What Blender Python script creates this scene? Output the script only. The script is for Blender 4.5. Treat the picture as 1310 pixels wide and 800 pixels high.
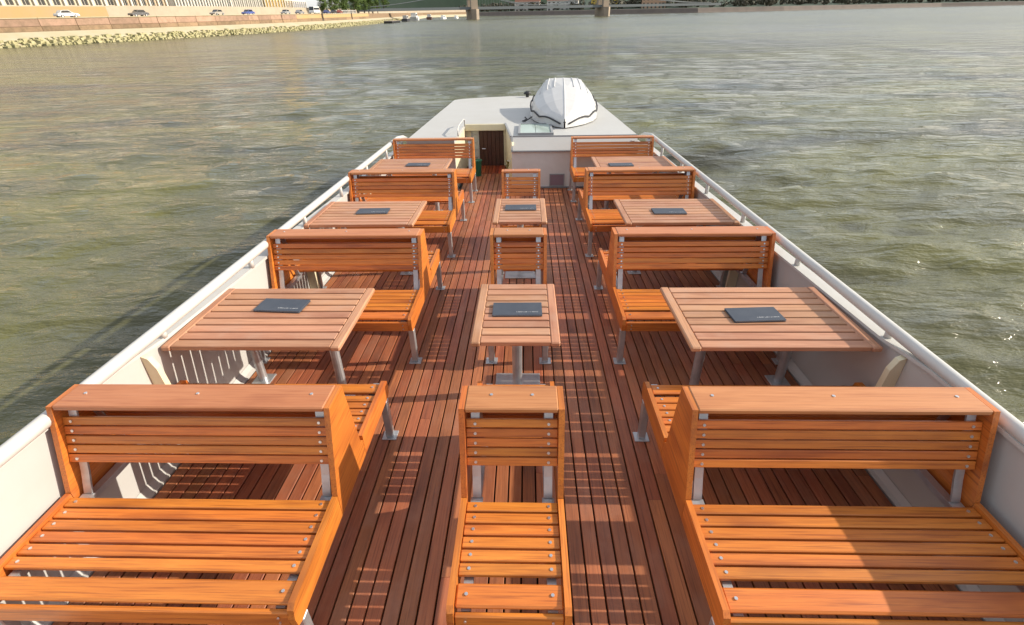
import bpy, bmesh, math, random
from mathutils import Vector, Matrix
R = math.radians
random.seed(7)
for o in list(bpy.data.objects): bpy.data.objects.remove(o)
scene = bpy.context.scene
COL = scene.collection

# ------------------------------------------------------------------ camera, world, sun, exposure
# The boat is modelled on a level deck (deck z = 0, bow towards +y) and then trimmed: floated 1.75 m
# above the river and pitched two degrees down by the bow.  Everything on board gets this matrix.
BOAT = Matrix.Translation((0, 0, 1.75)) @ Matrix.Rotation(R(-2.075), 4, 'X')

cam_d = bpy.data.cameras.new('camera')
cam = bpy.data.objects.new('camera', cam_d); COL.objects.link(cam)
cam_d.sensor_width = 36.0
cam_d.lens = 17.04
cam_d.clip_start = 0.05
cam_d.clip_end = 9000
right, up, fwd = Vector((0.999538, 0.025824, -0.016059)), Vector((0.001112, 0.496701, 0.867921)), Vector((-0.030390, 0.867537, -0.496443))
cm = Matrix((right, up, -fwd)).transposed().to_4x4()
cm.translation = Vector((0.0726, 0.0, 2.4482))
cam.matrix_world = BOAT @ cm
scene.camera = cam

SUN_DIR = Vector((1.85, 0.22, 1.0)).normalized()          # towards the sun
world = bpy.data.worlds.new('World'); scene.world = world; world.use_nodes = True
wn = world.node_tree.nodes; wl = world.node_tree.links
sky = wn.new('ShaderNodeTexSky'); sky.sky_type = 'NISHITA'; sky.sun_disc = False
sky.sun_elevation = math.asin(SUN_DIR.z)
sky.sun_rotation = math.atan2(SUN_DIR.x, SUN_DIR.y)
sky.air_density = 1.0; sky.dust_density = 1.6; sky.ozone_density = 1.0
# thin bright cloud drawn over the blue, thicker in places
wtc = wn.new('ShaderNodeTexCoord'); wmp = wn.new('ShaderNodeMapping'); wmp.inputs['Scale'].default_value = (1.6, 1.6, 4.0)
wl.new(wtc.outputs['Generated'], wmp.inputs['Vector'])
wno = wn.new('ShaderNodeTexNoise'); wno.inputs['Scale'].default_value = 2.0; wno.inputs['Detail'].default_value = 6; wl.new(wmp.outputs[0], wno.inputs['Vector'])
wmr = wn.new('ShaderNodeMapRange'); wl.new(wno.outputs['Fac'], wmr.inputs[0])
wmr.inputs[1].default_value = .35; wmr.inputs[2].default_value = .65; wmr.inputs[3].default_value = .20; wmr.inputs[4].default_value = .70
wmx = wn.new('ShaderNodeMix'); wmx.data_type = 'RGBA'; wl.new(wmr.outputs[0], wmx.inputs[0]); wl.new(sky.outputs[0], wmx.inputs[6]); wmx.inputs[7].default_value = (8.4, 8.4, 8.4, 1)
wl.new(wmx.outputs[2], wn['Background'].inputs[0])
wn['Background'].inputs[1].default_value = 0.125
sun_d = bpy.data.lights.new('sun', 'SUN'); sun_d.energy = 5.0; sun_d.angle = R(0.5); sun_d.color = (1.0, 0.90, 0.75)
sun = bpy.data.objects.new('sun', sun_d); COL.objects.link(sun)
sun.rotation_euler = SUN_DIR.to_track_quat('Z', 'Y').to_euler()
sun.location = (60, 8, 40)
vs = scene.view_settings
vs.view_transform = 'Standard'; vs.look = 'None'; vs.exposure = 0.28; vs.gamma = 1.0; vs.use_curve_mapping = False

# ------------------------------------------------------------------ helpers
def link(o, parent=None):
    COL.objects.link(o)
    if parent is not None: o.parent = parent
    return o
def tag(o, label=None, cat=None, group=None, kind=None):
    if label: o['label'] = label
    if cat: o['category'] = cat
    if group: o['group'] = group
    if kind: o['kind'] = kind
    return o
BOARD = []                                                # top-level things carried by the boat
def thing(name, label, cat, loc=(0, 0, 0), rz=0.0, group=None, onboard=False):
    o = bpy.data.objects.new(name, None); link(o)
    o.empty_display_size = 0.2
    o.location = loc; o.rotation_euler = (0, 0, rz)
    tag(o, label, cat, group)
    if onboard: BOARD.append(o)
    return o
def copy_tree(o, parent=None):
    c = o.copy(); COL.objects.link(c); c.parent = parent
    for ch in o.children: copy_tree(ch, c)
    return c

class MB:
    """collects shapes for one mesh"""
    def __init__(s): s.v = []; s.f = []
    def add(s, v, f):
        n = len(s.v); s.v += [tuple(p) for p in v]; s.f += [tuple(i + n for i in q) for q in f]
    def box(s, x0, x1, y0, y1, z0, z1):
        s.add([(x0,y0,z0),(x1,y0,z0),(x1,y1,z0),(x0,y1,z0),(x0,y0,z1),(x1,y0,z1),(x1,y1,z1),(x0,y1,z1)],
              [(3,2,1,0),(4,5,6,7),(0,1,5,4),(1,2,6,5),(2,3,7,6),(3,0,4,7)])
    def cbox(s, x0, x1, y0, y1, z0, z1, c=0.004):
        """box with chamfered edges"""
        X, Y, Z = (x0, x1), (y0, y1), (z0, z1); v = []; idx = {}
        for i in (0, 1):
            for j in (0, 1):
                for k in (0, 1):
                    sx, sy, sz = (c, -c)[i], (c, -c)[j], (c, -c)[k]
                    for a, p in enumerate(((X[i], Y[j]+sy, Z[k]+sz), (X[i]+sx, Y[j], Z[k]+sz), (X[i]+sx, Y[j]+sy, Z[k]))):
                        idx[i, j, k, a] = len(v); v.append(p)
        g = lambda i, j, k, a: idx[i, j, k, a]
        f = []
        for i in (0, 1):
            q = [g(i,0,0,0), g(i,1,0,0), g(i,1,1,0), g(i,0,1,0)]; f.append(q if i else q[::-1])
            q = [g(0,i,0,1), g(0,i,1,1), g(1,i,1,1), g(1,i,0,1)]; f.append(q if i else q[::-1])
            q = [g(0,0,i,2), g(1,0,i,2), g(1,1,i,2), g(0,1,i,2)]; f.append(q if i else q[::-1])
        for i in (0, 1):
            for j in (0, 1):
                q = [g(i,j,0,0), g(i,j,1,0), g(i,j,1,1), g(i,j,0,1)]; f.append(q if i ^ j else q[::-1])
                q = [g(i,0,j,0), g(i,0,j,2), g(i,1,j,2), g(i,1,j,0)]; f.append(q if i ^ j else q[::-1])
                q = [g(0,i,j,1), g(1,i,j,1), g(1,i,j,2), g(0,i,j,2)]; f.append(q if i ^ j else q[::-1])
        for i in (0, 1):
            for j in (0, 1):
                for k in (0, 1):
                    q = [g(i,j,k,0), g(i,j,k,1), g(i,j,k,2)]; f.append(q if (i+j+k) % 2 else q[::-1])
        s.add(v, f)
    def prism(s, poly, a0, a1, axis='x'):
        """extrude a polygon along an axis; poly in the two other axes in order"""
        def P(p, a):
            return {'x': (a, p[0], p[1]), 'y': (p[0], a, p[1]), 'z': (p[0], p[1], a)}[axis]
        n = len(poly)
        v = [P(p, a0) for p in poly] + [P(p, a1) for p in poly]
        f = [tuple(range(n))[::-1], tuple(range(n, 2*n))] + [(i, (i+1) % n, n+(i+1) % n, n+i) for i in range(n)]
        s.add(v, f)
    def tube(s, pts, r, n=8, closed=False, cap=True):
        pts = [Vector(p) for p in pts]; m = len(pts); rings = []
        for i, p in enumerate(pts):
            if closed: d = pts[(i+1) % m] - pts[i-1]
            else: d = pts[min(i+1, m-1)] - pts[max(i-1, 0)]
            d.normalize()
            ref = Vector((0, 0, 1)) if abs(d.z) < 0.9 else Vector((1, 0, 0))
            a = d.cross(ref).normalized(); b = d.cross(a)
            rr = r[i] if isinstance(r, (list, tuple)) else r
            rings.append([p + (a*math.cos(t) + b*math.sin(t))*rr for t in (2*math.pi*k/n for k in range(n))])
        v = [q for ring in rings for q in ring]; f = []
        for i in range(m if closed else m-1):
            for k in range(n):
                f.append((i*n+k, ((i+1) % m)*n+k, ((i+1) % m)*n+(k+1) % n, i*n+(k+1) % n))
        if cap and not closed: f += [tuple(range(n)), tuple(range((m-1)*n, m*n))[::-1]]
        s.add(v, f)
    def cyl(s, x, y, z0, z1, r, n=10): s.tube([(x, y, z0), (x, y, z1)], r, n)
    def bar(s, p, q, w, t, side=(1, 0, 0)):
        """flat bar from p to q, width w along side, thickness t"""
        p, q = Vector(p), Vector(q); d = (q-p).normalized(); a = Vector(side); b = d.cross(a).normalized()
        v = [e + a*(w/2*i) + b*(t/2*j) for e in (p, q) for i, j in ((-1,-1),(1,-1),(1,1),(-1,1))]
        s.add(v, [(0,1,2,3),(7,6,5,4),(0,4,5,1),(1,5,6,2),(2,6,7,3),(3,7,4,0)])
    def mesh(s, name, mat, smooth=False):
        me = bpy.data.meshes.new(name); me.from_pydata(s.v, [], s.f); me.update()
        bm = bmesh.new(); bm.from_mesh(me); bmesh.ops.recalc_face_normals(bm, faces=bm.faces); bm.to_mesh(me); bm.free()
        if mat: me.materials.append(mat)
        if smooth:
            for p in me.polygons: p.use_smooth = True
        return me
    def obj(s, name, mat, parent=None, loc=None, smooth=False):
        o = bpy.data.objects.new(name, s.mesh(name, mat, smooth)); link(o, parent)
        if loc: o.location = loc
        return o
def inst(name, me, parent, loc=(0,0,0), rot=(0,0,0)):
    o = bpy.data.objects.new(name, me); link(o, parent); o.location = loc; o.rotation_euler = rot; return o

# ------------------------------------------------------------------ materials
def new_mat(name):
    m = bpy.data.materials.new(name); m.use_nodes = True
    return m, m.node_tree.nodes, m.node_tree.links, m.node_tree.nodes['Principled BSDF']
def mixrgb(n, l, fac, a, b, mode='MIX'):
    x = n.new('ShaderNodeMix'); x.data_type = 'RGBA'; x.blend_type = mode
    for i, val in ((0, fac), (6, a), (7, b)):
        if hasattr(val, 'links'): l.new(val, x.inputs[i])
        else: x.inputs[i].default_value = (*val, 1) if isinstance(val, tuple) else val
    return x.outputs[2]
def ramp(n, l, fac, p0, p1):
    r = n.new('ShaderNodeMapRange'); l.new(fac, r.inputs[0]); r.inputs[1].default_value = p0; r.inputs[2].default_value = p1
    return r.outputs[0]
def noise(n, l, vec, scale, detail=4, rough=0.55, dist=0.0):
    t = n.new('ShaderNodeTexNoise'); t.inputs['Scale'].default_value = scale; t.inputs['Detail'].default_value = detail
    t.inputs['Roughness'].default_value = rough; t.inputs['Distortion'].default_value = dist
    if vec is not None: l.new(vec, t.inputs['Vector'])
    return t.outputs['Fac']
def obj_vec(n, l, scale=(1,1,1), jitter=True):
    tc = n.new('ShaderNodeTexCoord'); mp = n.new('ShaderNodeMapping'); mp.inputs['Scale'].default_value = scale
    l.new(tc.outputs['Object'], mp.inputs['Vector'])
    if jitter:
        oi = n.new('ShaderNodeObjectInfo'); mu = n.new('ShaderNodeMath'); mu.operation = 'MULTIPLY'; mu.inputs[1].default_value = 137.0
        l.new(oi.outputs['Random'], mu.inputs[0]); cb = n.new('ShaderNodeCombineXYZ')
        for i in range(3): l.new(mu.outputs[0], cb.inputs[i])
        l.new(cb.outputs[0], mp.inputs['Location'])
        return mp.outputs[0], oi.outputs['Random']
    return mp.outputs[0], None
def wood(name, light, mid, dark, axis='x', rough=0.42, spread=0.35, coat=0.15, wear=None):
    m, n, l, b = new_mat(name)
    k = {'x': (1.1, 16, 16), 'y': (16, 1.1, 16), 'z': (16, 16, 1.1)}[axis]
    v, rnd = obj_vec(n, l, k)
    g1 = noise(n, l, v, 1.6, 6, 0.62, 1.3)
    k2 = {'x': (3, 120, 120), 'y': (120, 3, 120), 'z': (120, 120, 3)}[axis]
    v2, _ = obj_vec(n, l, k2)
    g2 = noise(n, l, v2, 1.0, 3, 0.6)
    k3 = {'x': (.8, 3, 3), 'y': (3, .8, 3), 'z': (3, 3, .8)}[axis]
    v3, _ = obj_vec(n, l, k3)
    g3 = noise(n, l, v3, 2.2, 3, 0.5)
    c = mixrgb(n, l, ramp(n, l, g1, .30, .72), light, mid)
    c = mixrgb(n, l, ramp(n, l, g2, .50, .80), c, dark)
    c = mixrgb(n, l, ramp(n, l, g3, .52, .85), c, dark)
    # every board has its own tone
    hs = n.new('ShaderNodeHueSaturation'); l.new(c, hs.inputs['Color'])
    r2 = n.new('ShaderNodeMapRange'); l.new(rnd, r2.inputs[0]); r2.inputs[3].default_value = 1 - spread; r2.inputs[4].default_value = 1 + spread
    l.new(r2.outputs[0], hs.inputs['Value'])
    w = n.new('ShaderNodeTexWhiteNoise'); w.noise_dimensions = '1D'; l.new(rnd, w.inputs['W'])
    r3 = n.new('ShaderNodeMapRange'); l.new(w.outputs['Value'], r3.inputs[0]); r3.inputs[3].default_value = .494; r3.inputs[4].default_value = .506
    l.new(r3.outputs[0], hs.inputs['Hue'])
    col = hs.outputs[0]
    if wear:
        v4, _ = obj_vec(n, l, (1.5, 1.5, 1.5))
        col = mixrgb(n, l, ramp(n, l, noise(n, l, v4, 2.0, 5, .6), .50, .85), col, wear)
    l.new(col, b.inputs['Base Color'])
    rr = n.new('ShaderNodeMapRange'); l.new(g3, rr.inputs[0]); rr.inputs[3].default_value = rough - .08; rr.inputs[4].default_value = rough + .12
    l.new(rr.outputs[0], b.inputs['Roughness'])
    b.inputs['Coat Weight'].default_value = coat; b.inputs['Coat Roughness'].default_value = .3
    bp = n.new('ShaderNodeBump'); bp.inputs['Strength'].default_value = .25; bp.inputs['Distance'].default_value = .0015
    l.new(g2, bp.inputs['Height']); l.new(bp.outputs[0], b.inputs['Normal'])
    return m
def paint(name, col, rough=.5, dirt=None, scale=3.0, metal=0.0, amount=.5, bump=0.0, coat=0.0, vary=0.0):
    m, n, l, b = new_mat(name)
    v, rnd = obj_vec(n, l)
    d = dirt or tuple(x*.82 for x in col)
    f = noise(n, l, v, scale, 6, .65)
    c = mixrgb(n, l, ramp(n, l, f, .42, .42 + .5/max(amount, .05)*.5), col, d)
    if vary:
        hs = n.new('ShaderNodeHueSaturation'); l.new(c, hs.inputs['Color']); mr = n.new('ShaderNodeMapRange'); l.new(rnd, mr.inputs[0])
        mr.inputs[3].default_value = 1 - vary; mr.inputs[4].default_value = 1 + vary; l.new(mr.outputs[0], hs.inputs['Value']); c = hs.outputs[0]
    l.new(c, b.inputs['Base Color'])
    b.inputs['Roughness'].default_value = rough; b.inputs['Metallic'].default_value = metal; b.inputs['Coat Weight'].default_value = coat
    if bump:
        bp = n.new('ShaderNodeBump'); bp.inputs['Strength'].default_value = .4; bp.inputs['Distance'].default_value = bump
        l.new(f, bp.inputs['Height']); l.new(bp.outputs[0], b.inputs['Normal'])
    return m

M = {}
BL, BM_, BD = (.66, .215, .034), (.52, .142, .021), (.24, .055, .012)
M['bench'] = wood('oiled bench wood', BL, BM_, BD, 'x', spread=.12)
M['bench_y'] = wood('oiled bench end wood', BL, BM_, BD, 'y', spread=.10)
M['cap'] = wood('bench cap wood', (.52, .22, .088), (.45, .170, .060), (.30, .095, .032), 'x', spread=.08, rough=.5)
M['table'] = wood('table top wood', (.52, .265, .145), (.43, .195, .100), (.28, .110, .055), 'x', spread=.14, rough=.5, wear=(.46, .27, .18))
M['table_y'] = wood('table end wood', (.52, .265, .145), (.43, .195, .100), (.28, .110, .055), 'y', spread=.08, rough=.5, wear=(.46, .27, .18))
M['deck'] = wood('deck plank wood', (.41, .140, .058), (.31, .096, .040), (.12, .036, .019), 'x', spread=.24, rough=.48, coat=.05, wear=(.33, .155, .095))
M['threshold'] = wood('mahogany', (.38, .07, .02), (.30, .05, .015), (.16, .03, .01), 'x')
M['door'] = wood('dark door wood', (.075, .028, .018), (.055, .020, .013), (.03, .012, .008), 'x', spread=.1)
M['gap'] = paint('deck underlay', (.018, .012, .010), .9)
M['white'] = paint('white boat paint', (.50, .495, .48), .42, (.43, .41, .375), 1.6, amount=.35, coat=.1)
M['rail'] = paint('white rail paint', (.54, .535, .515), .38, (.45, .43, .39), 5.0, amount=.3)
M['cream'] = paint('cream paint', (.72, .66, .47), .5, (.58, .50, .33), 2.5)
M['roof'] = paint('cabin roof paint', (.475, .475, .46), .55, (.41, .40, .37), 1.2, amount=.4)
M['greywall'] = paint('cabin wall paint', (.66, .64, .60), .5, (.52, .49, .45), 2.0)
M['galv'] = paint('galvanised steel', (.56, .58, .60), .42, (.36, .38, .40), 9.0, metal=.75, amount=.6)
M['screw'] = paint('stainless screw', (.72, .72, .72), .3, metal=.9)
M['trim'] = paint('grey rubber trim', (.28, .29, .30), .55)
M['menu'] = paint('slate menu cover', (.045, .055, .075), .5, (.07, .08, .10), 8.0)
M['ink'] = paint('white print', (.75, .75, .75), .6)
M['tarp'] = paint('white dinghy gelcoat', (.56, .56, .555), .38, (.47, .47, .46), 2.0, amount=.35)
M['rope'] = paint('dark rope', (.045, .045, .05), .8)
M['yrope'] = paint('old yellow rope', (.40, .34, .12), .85, (.2, .17, .05), 20)
M['green'] = paint('green bin plastic', (.02, .16, .10), .45)
M['plum'] = paint('plum vent paint', (.24, .17, .20), .55)
M['black'] = paint('black plastic', (.02, .02, .022), .5)
def glass(name, col, rough=.05):
    m, n, l, b = new_mat(name); b.inputs['Base Color'].default_value = (*col, 1); b.inputs['Roughness'].default_value = rough
    b.inputs['Specular IOR Level'].default_value = .6; return m
M['skylight'] = glass('greenish skylight glass', (.42, .52, .47), .12)
M['pane'] = glass('dark window glass', (.03, .035, .04))
M['stone_pink'] = paint('pink quay stone', (.40, .255, .18), .85, (.25, .17, .11), .9, bump=.08, vary=.22, amount=.8)
M['stone_brown'] = paint('brown quay stone', (.30, .20, .12), .85, (.17, .12, .07), .9, bump=.08, vary=.22, amount=.8)
M['stone_pale'] = paint('pale apron stone', (.46, .40, .28), .9, (.36, .33, .18), .3, bump=.05)
M['rock'] = paint('mossy riprap stone', (.42, .38, .22), .9, (.17, .18, .06), .9, amount=.6)
M['ochre'] = paint('ochre wall render', (.46, .31, .14), .9, (.40, .31, .20), .25)
M['beige'] = paint('beige wall render', (.46, .38, .28), .9, (.36, .29, .21), .3)
M['asphalt'] = paint('asphalt', (.07, .07, .07), .9, (.05, .05, .05), .5)
M['land'] = paint('dry grass land', (.13, .14, .06), .95, (.16, .13, .08), .05)
M['hill'] = paint('wooded hill', (.035, .060, .035), .95, (.025, .040, .025), .02, bump=3.0)
M['darkstone'] = paint('dark embankment stone', (.17, .14, .12), .9, (.11, .09, .08), .12)
M['bridge'] = paint('bridge stone', (.36, .29, .22), .9, (.24, .20, .16), .2)
M['iron'] = paint('grey bridge iron', (.16, .18, .19), .6)
M['bark'] = paint('bark', (.10, .07, .045), .9)
def foliage(name, a, b_):
    m, n, l, b = new_mat(name); v, _ = obj_vec(n, l)
    c = mixrgb(n, l, ramp(n, l, noise(n, l, v, .6, 3), .35, .65), a, b_)
    l.new(c, b.inputs['Base Color']); b.inputs['Roughness'].default_value = .7
    return m
M['leaf'] = foliage('fresh green leaves', (.11, .17, .022), (.06, .105, .018))
M['leaf_dark'] = foliage('dark far leaves', (.05, .055, .028), (.07, .055, .035))
M['tyre'] = paint('tyre rubber', (.02, .02, .02), .8)

def water_mat():
    m, n, l, b = new_mat('river water')
    tc = n.new('ShaderNodeTexCoord')
    def vec(scale, rz):
        mp = n.new('ShaderNodeMapping'); mp.inputs['Scale'].default_value = scale; mp.inputs['Rotation'].default_value = (0, 0, R(rz))
        l.new(tc.outputs['Object'], mp.inputs['Vector']); return mp.outputs[0]
    sx = n.new('ShaderNodeSeparateXYZ'); l.new(tc.outputs['Object'], sx.inputs[0])
    side = ramp(n, l, sx.outputs[0], -22, 22)                      # wave trains fan out on the two sides of the bow
    def mixf(a, c):
        x = n.new('ShaderNodeMix'); l.new(side, x.inputs[0]); l.new(a, x.inputs[2]); l.new(c, x.inputs[3]); return x.outputs[0]
    def trains(sc, ang, detail, rough, dist):
        return mixf(noise(n, l, vec(sc, -ang), 1.0, detail, rough, dist), noise(n, l, vec(sc, ang), 1.0, detail, rough, dist))
    h1 = trains((.13, .40, 1), 24, 3, .5, .15)                     # long swell
    h2 = trains((.50, 1.45, 1), 28, 3, .5, .2)                     # wind waves
    h3 = trains((1.7, 4.6, 1), 16, 4, .6, .2)                      # ripples
    def mul(a, k):
        x = n.new('ShaderNodeMath'); x.operation = 'MULTIPLY'; l.new(a, x.inputs[0]); x.inputs[1].default_value = k; return x.outputs[0]
    def add(a, c):
        x = n.new('ShaderNodeMath'); x.operation = 'ADD'; l.new(a, x.inputs[0]); l.new(c, x.inputs[1]); return x.outputs[0]
    h = add(add(mul(h1, .85), mul(h2, .28)), mul(h3, .15))
    bp = n.new('ShaderNodeBump'); bp.inputs['Strength'].default_value = .8; bp.inputs['Distance'].default_value = 1.0
    l.new(h, bp.inputs['Height']); l.new(bp.outputs[0], b.inputs['Normal'])
    murk = ramp(n, l, noise(n, l, vec((.05, .12, 1), 30), 1.0, 4, .6, 1.0), .38, .66)
    l.new(mixrgb(n, l, murk, (.064, .064, .046), (.140, .136, .040)), b.inputs['Base Color'])
    ln = n.new('ShaderNodeVectorMath'); ln.operation = 'LENGTH'; l.new(tc.outputs['Object'], ln.inputs[0])
    ro = n.new('ShaderNodeMapRange'); l.new(ln.outputs['Value'], ro.inputs[0]); ro.inputs[1].default_value = 25; ro.inputs[2].default_value = 180; ro.inputs[3].default_value = .05; ro.inputs[4].default_value = .24
    l.new(ro.outputs[0], b.inputs['Roughness']); b.inputs['IOR'].default_value = 1.33     # choppier, rougher water away from the hull
    return m
M['water'] = water_mat()

# ------------------------------------------------------------------ river
import numpy as np
def graded(start, step, grow, smax, end):
    out = [start]; d = step
    while out[-1] < end:
        out.append(out[-1] + d)
        if abs(out[-1]) > 9: d = min(d*grow, smax)
    return out
xp = graded(0, .13, 1.022, 1.1, 75) + [84, 100, 130, 200, 400, 900, 2000, 4500]
xs = np.array([-v for v in xp[:0:-1]] + xp)
ys = np.array([-4500, -1500, -400, -100, -40, -20, -12, -8, -6, -5] + graded(-4, .13, 1.016, 1.1, 130) + [140, 160, 200, 300, 500, 900, 2000, 4500])
dx = np.gradient(xs); dy = np.gradient(ys)
GX, GY = np.meshgrid(xs, ys); SP = np.maximum(*np.meshgrid(dx, dy))
nr = np.random.RandomState(5); Z = np.zeros_like(GX)
patch = .75 + .25*np.sin(GX*.11 + 1.3*np.sin(GY*.05))*np.sin(GY*.09 + 1.1*np.sin(GX*.07))       # gusts: calmer and rougher areas
for lam in np.exp(np.linspace(math.log(.42), math.log(3.0), 64)):
    th = nr.normal(0, .5) + math.pi/2 + .12; k = 2*math.pi/lam
    amp = .17*math.sqrt(2/64)/k*nr.uniform(.6, 1.4)
    fade = np.clip((lam/SP - 2.0)/2.0, 0, 1)
    Z += amp*fade*patch*np.sin(k*(GX*math.cos(th) + GY*math.sin(th)) + nr.uniform(0, 6.28) + .5*np.sin(GX*.31 + nr.uniform(0, 6)) + .5*np.sin(GY*.27 + nr.uniform(0, 6)))
Z = Z + 2.0*np.abs(Z)*Z                                     # crests a little sharper than troughs
mb = MB(); NX = len(xs); NY = len(ys)
mb.v = np.stack([GX.ravel(), GY.ravel(), Z.ravel()], 1).tolist()
mb.f = [(q*NX+i, q*NX+i+1, (q+1)*NX+i+1, (q+1)*NX+i) for q in range(NY-1) for i in range(NX-1)]
tag(mb.obj('river', M['water'], smooth=True), 'wide olive grey rippled river around the boat', None, None, 'structure')

# ------------------------------------------------------------------ deck
DECK_W = 2.28
deck = MB(); deck.box(-DECK_W, DECK_W, -3.2, 8.90, -.075, -.035); deck.box(-1.2, -.16, 8.90, 10.02, -.075, -.035)
deck = deck.obj('deck', M['gap']); tag(deck, 'red brown plank deck of the boat', None, None, 'structure'); BOARD.append(deck)
pitch = 0.0845; ncol = 53; pcache = {}
def plank_mesh(L):
    L = round(L, 2)
    if L not in pcache:
        b = MB(); b.cbox(-L/2, L/2, -.0376, .0376, -.034, 0, .0025); pcache[L] = b.mesh('plank', M['deck'])
    return pcache[L]
rng = random.Random(3)
for i in range(ncol):
    x = (i - (ncol-1)/2)*pitch
    y1 = 10.0 if -1.16 < x < -.24 else 8.88
    cuts = [-3.2]
    y = -3.2 + rng.choice((1.2, 2.4, 3.3))
    while y < y1 - .9:
        cuts.append(y); y += rng.choice((2.8, 3.5, 4.2))
    cuts.append(y1)
    for a, c in zip(cuts, cuts[1:]):
        inst('plank', plank_mesh(c - a - .004), deck, (x, (a+c)/2, rng.uniform(-.0012, .0012)), (0, 0, R(90)))

# ------------------------------------------------------------------ boat: hull, bulwarks, rails
boat = thing('passenger_boat', 'white river cruise boat with planked open deck and tubular side rails', 'boat', (0, 0, 0), 0, None, True)
WX = 2.30; WT = .055; WZ = .735
def hull_x(y): return WX if y < 9.5 else WX*max(0.12, 1 - ((y-9.5)/10.5)**2*.85)
def wall_z(y):
    K = [(-9, .80), (2.2, .80), (2.6, .757), (4.0, .725), (6.2, .67), (9.5, .62), (12, .45), (19, .25)]
    for (a, za), (c, zc) in zip(K, K[1:]):
        if y <= c: return za + (zc-za)*(y-a)/(c-a)
    return .25
hy = [-3.3, 1, 2.2, 2.6, 4.0, 6.2, 9.5, 11.5, 13.5, 15.5, 17.3, 18.6]
for s in (-1, 1):
    b = MB(); v = []; f = []
    for y in hy:
        w = hull_x(y); WZ = wall_z(y)
        v += [(s*(w), y, -.03), (s*(w), y, WZ), (s*(w+WT), y, WZ), (s*(w+WT), y, -.2), (s*(w-.15), y, -2.3)]
    for i in range(len(hy)-1):
        for k in range(4): f.append((i*5+k, i*5+k+1, i*5+5+k+1, i*5+5+k))
    b.add(v, f); b.obj('bulwark', M['white'], boat)
    b = MB()                                              # cap strip along the top of the bulwark
    g = [(y, wall_z(y)) for y in hy if y <= 9.5]; v = []
    for y, z in g: v += [(s*(WX-.022), y, z+.002), (s*(WX-.022), y, z+.022), (s*(WX+.075), y, z+.022), (s*(WX+.075), y, z+.002)]
    b.add(v, [(i*4+k, i*4+(k+1) % 4, i*4+4+(k+1) % 4, i*4+4+k) for i in range(len(g)-1) for k in range(4)])
    b.obj('gunwale_strip', M['rail'], boat)
    b = MB(); b.tube([(s*(WX+(.015 if s > 0 else -.012)), y, .845) for y in (-3.3, 0, 3, 6, 9.2)] + [(s*(WX-.02), 9.6, .80), (s*(WX-.04), 9.9, .70)], .036, 12)
    b.obj('handrail', M['rail'], boat, smooth=True)
    for k in range(11):
        y = -2.0 + k*1.15; st = MB(); st.cyl(0, 0, wall_z(y)+.02, .835, .022, 10); st.obj('stanchion', M['rail'], boat, (s*(WX+(.015 if s > 0 else -.012)), y, 0), True)
    # stiffening knees welded to the inside of the bulwark
    for k in range(4):
        for dy, wd, mt in ((.56, .085, M['cream']),):
            y = 1.844 + 2.3*k + dy; z = wall_z(y) - .005
            kn = MB(); kn.prism([(0, .0), (-s*wd*1.1, .0), (-s*wd, z*.6), (-s*wd*.8, z*.88), (-s*wd*.45, z*.975), (0, z)], -.02, .02, 'y')
            kn.obj('knee', mt, boat, (s*(WX-.002), y, 0))
    # waterway strip at the foot of the bulwark
    b = MB(); b.prism([(s*(WX-.004), -.033), (s*(WX-.004), .05), (s*(WX-.03), .014), (s*(DECK_W-.032), .003), (s*(DECK_W-.032), -.033)], -3.3, 8.88, 'y'); b.obj('waterway', M['white'], boat)
b = MB(); b.prism([(-WX-.04, -3.3), (WX+.04, -3.3), (WX+.04, 9.5), (1.6, 15), (.3, 18.5), (-.3, 18.5), (-1.6, 15), (-WX-.04, 9.5)], -2.2, -.085, 'z'); b.obj('hull', M['white'], boat)

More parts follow.
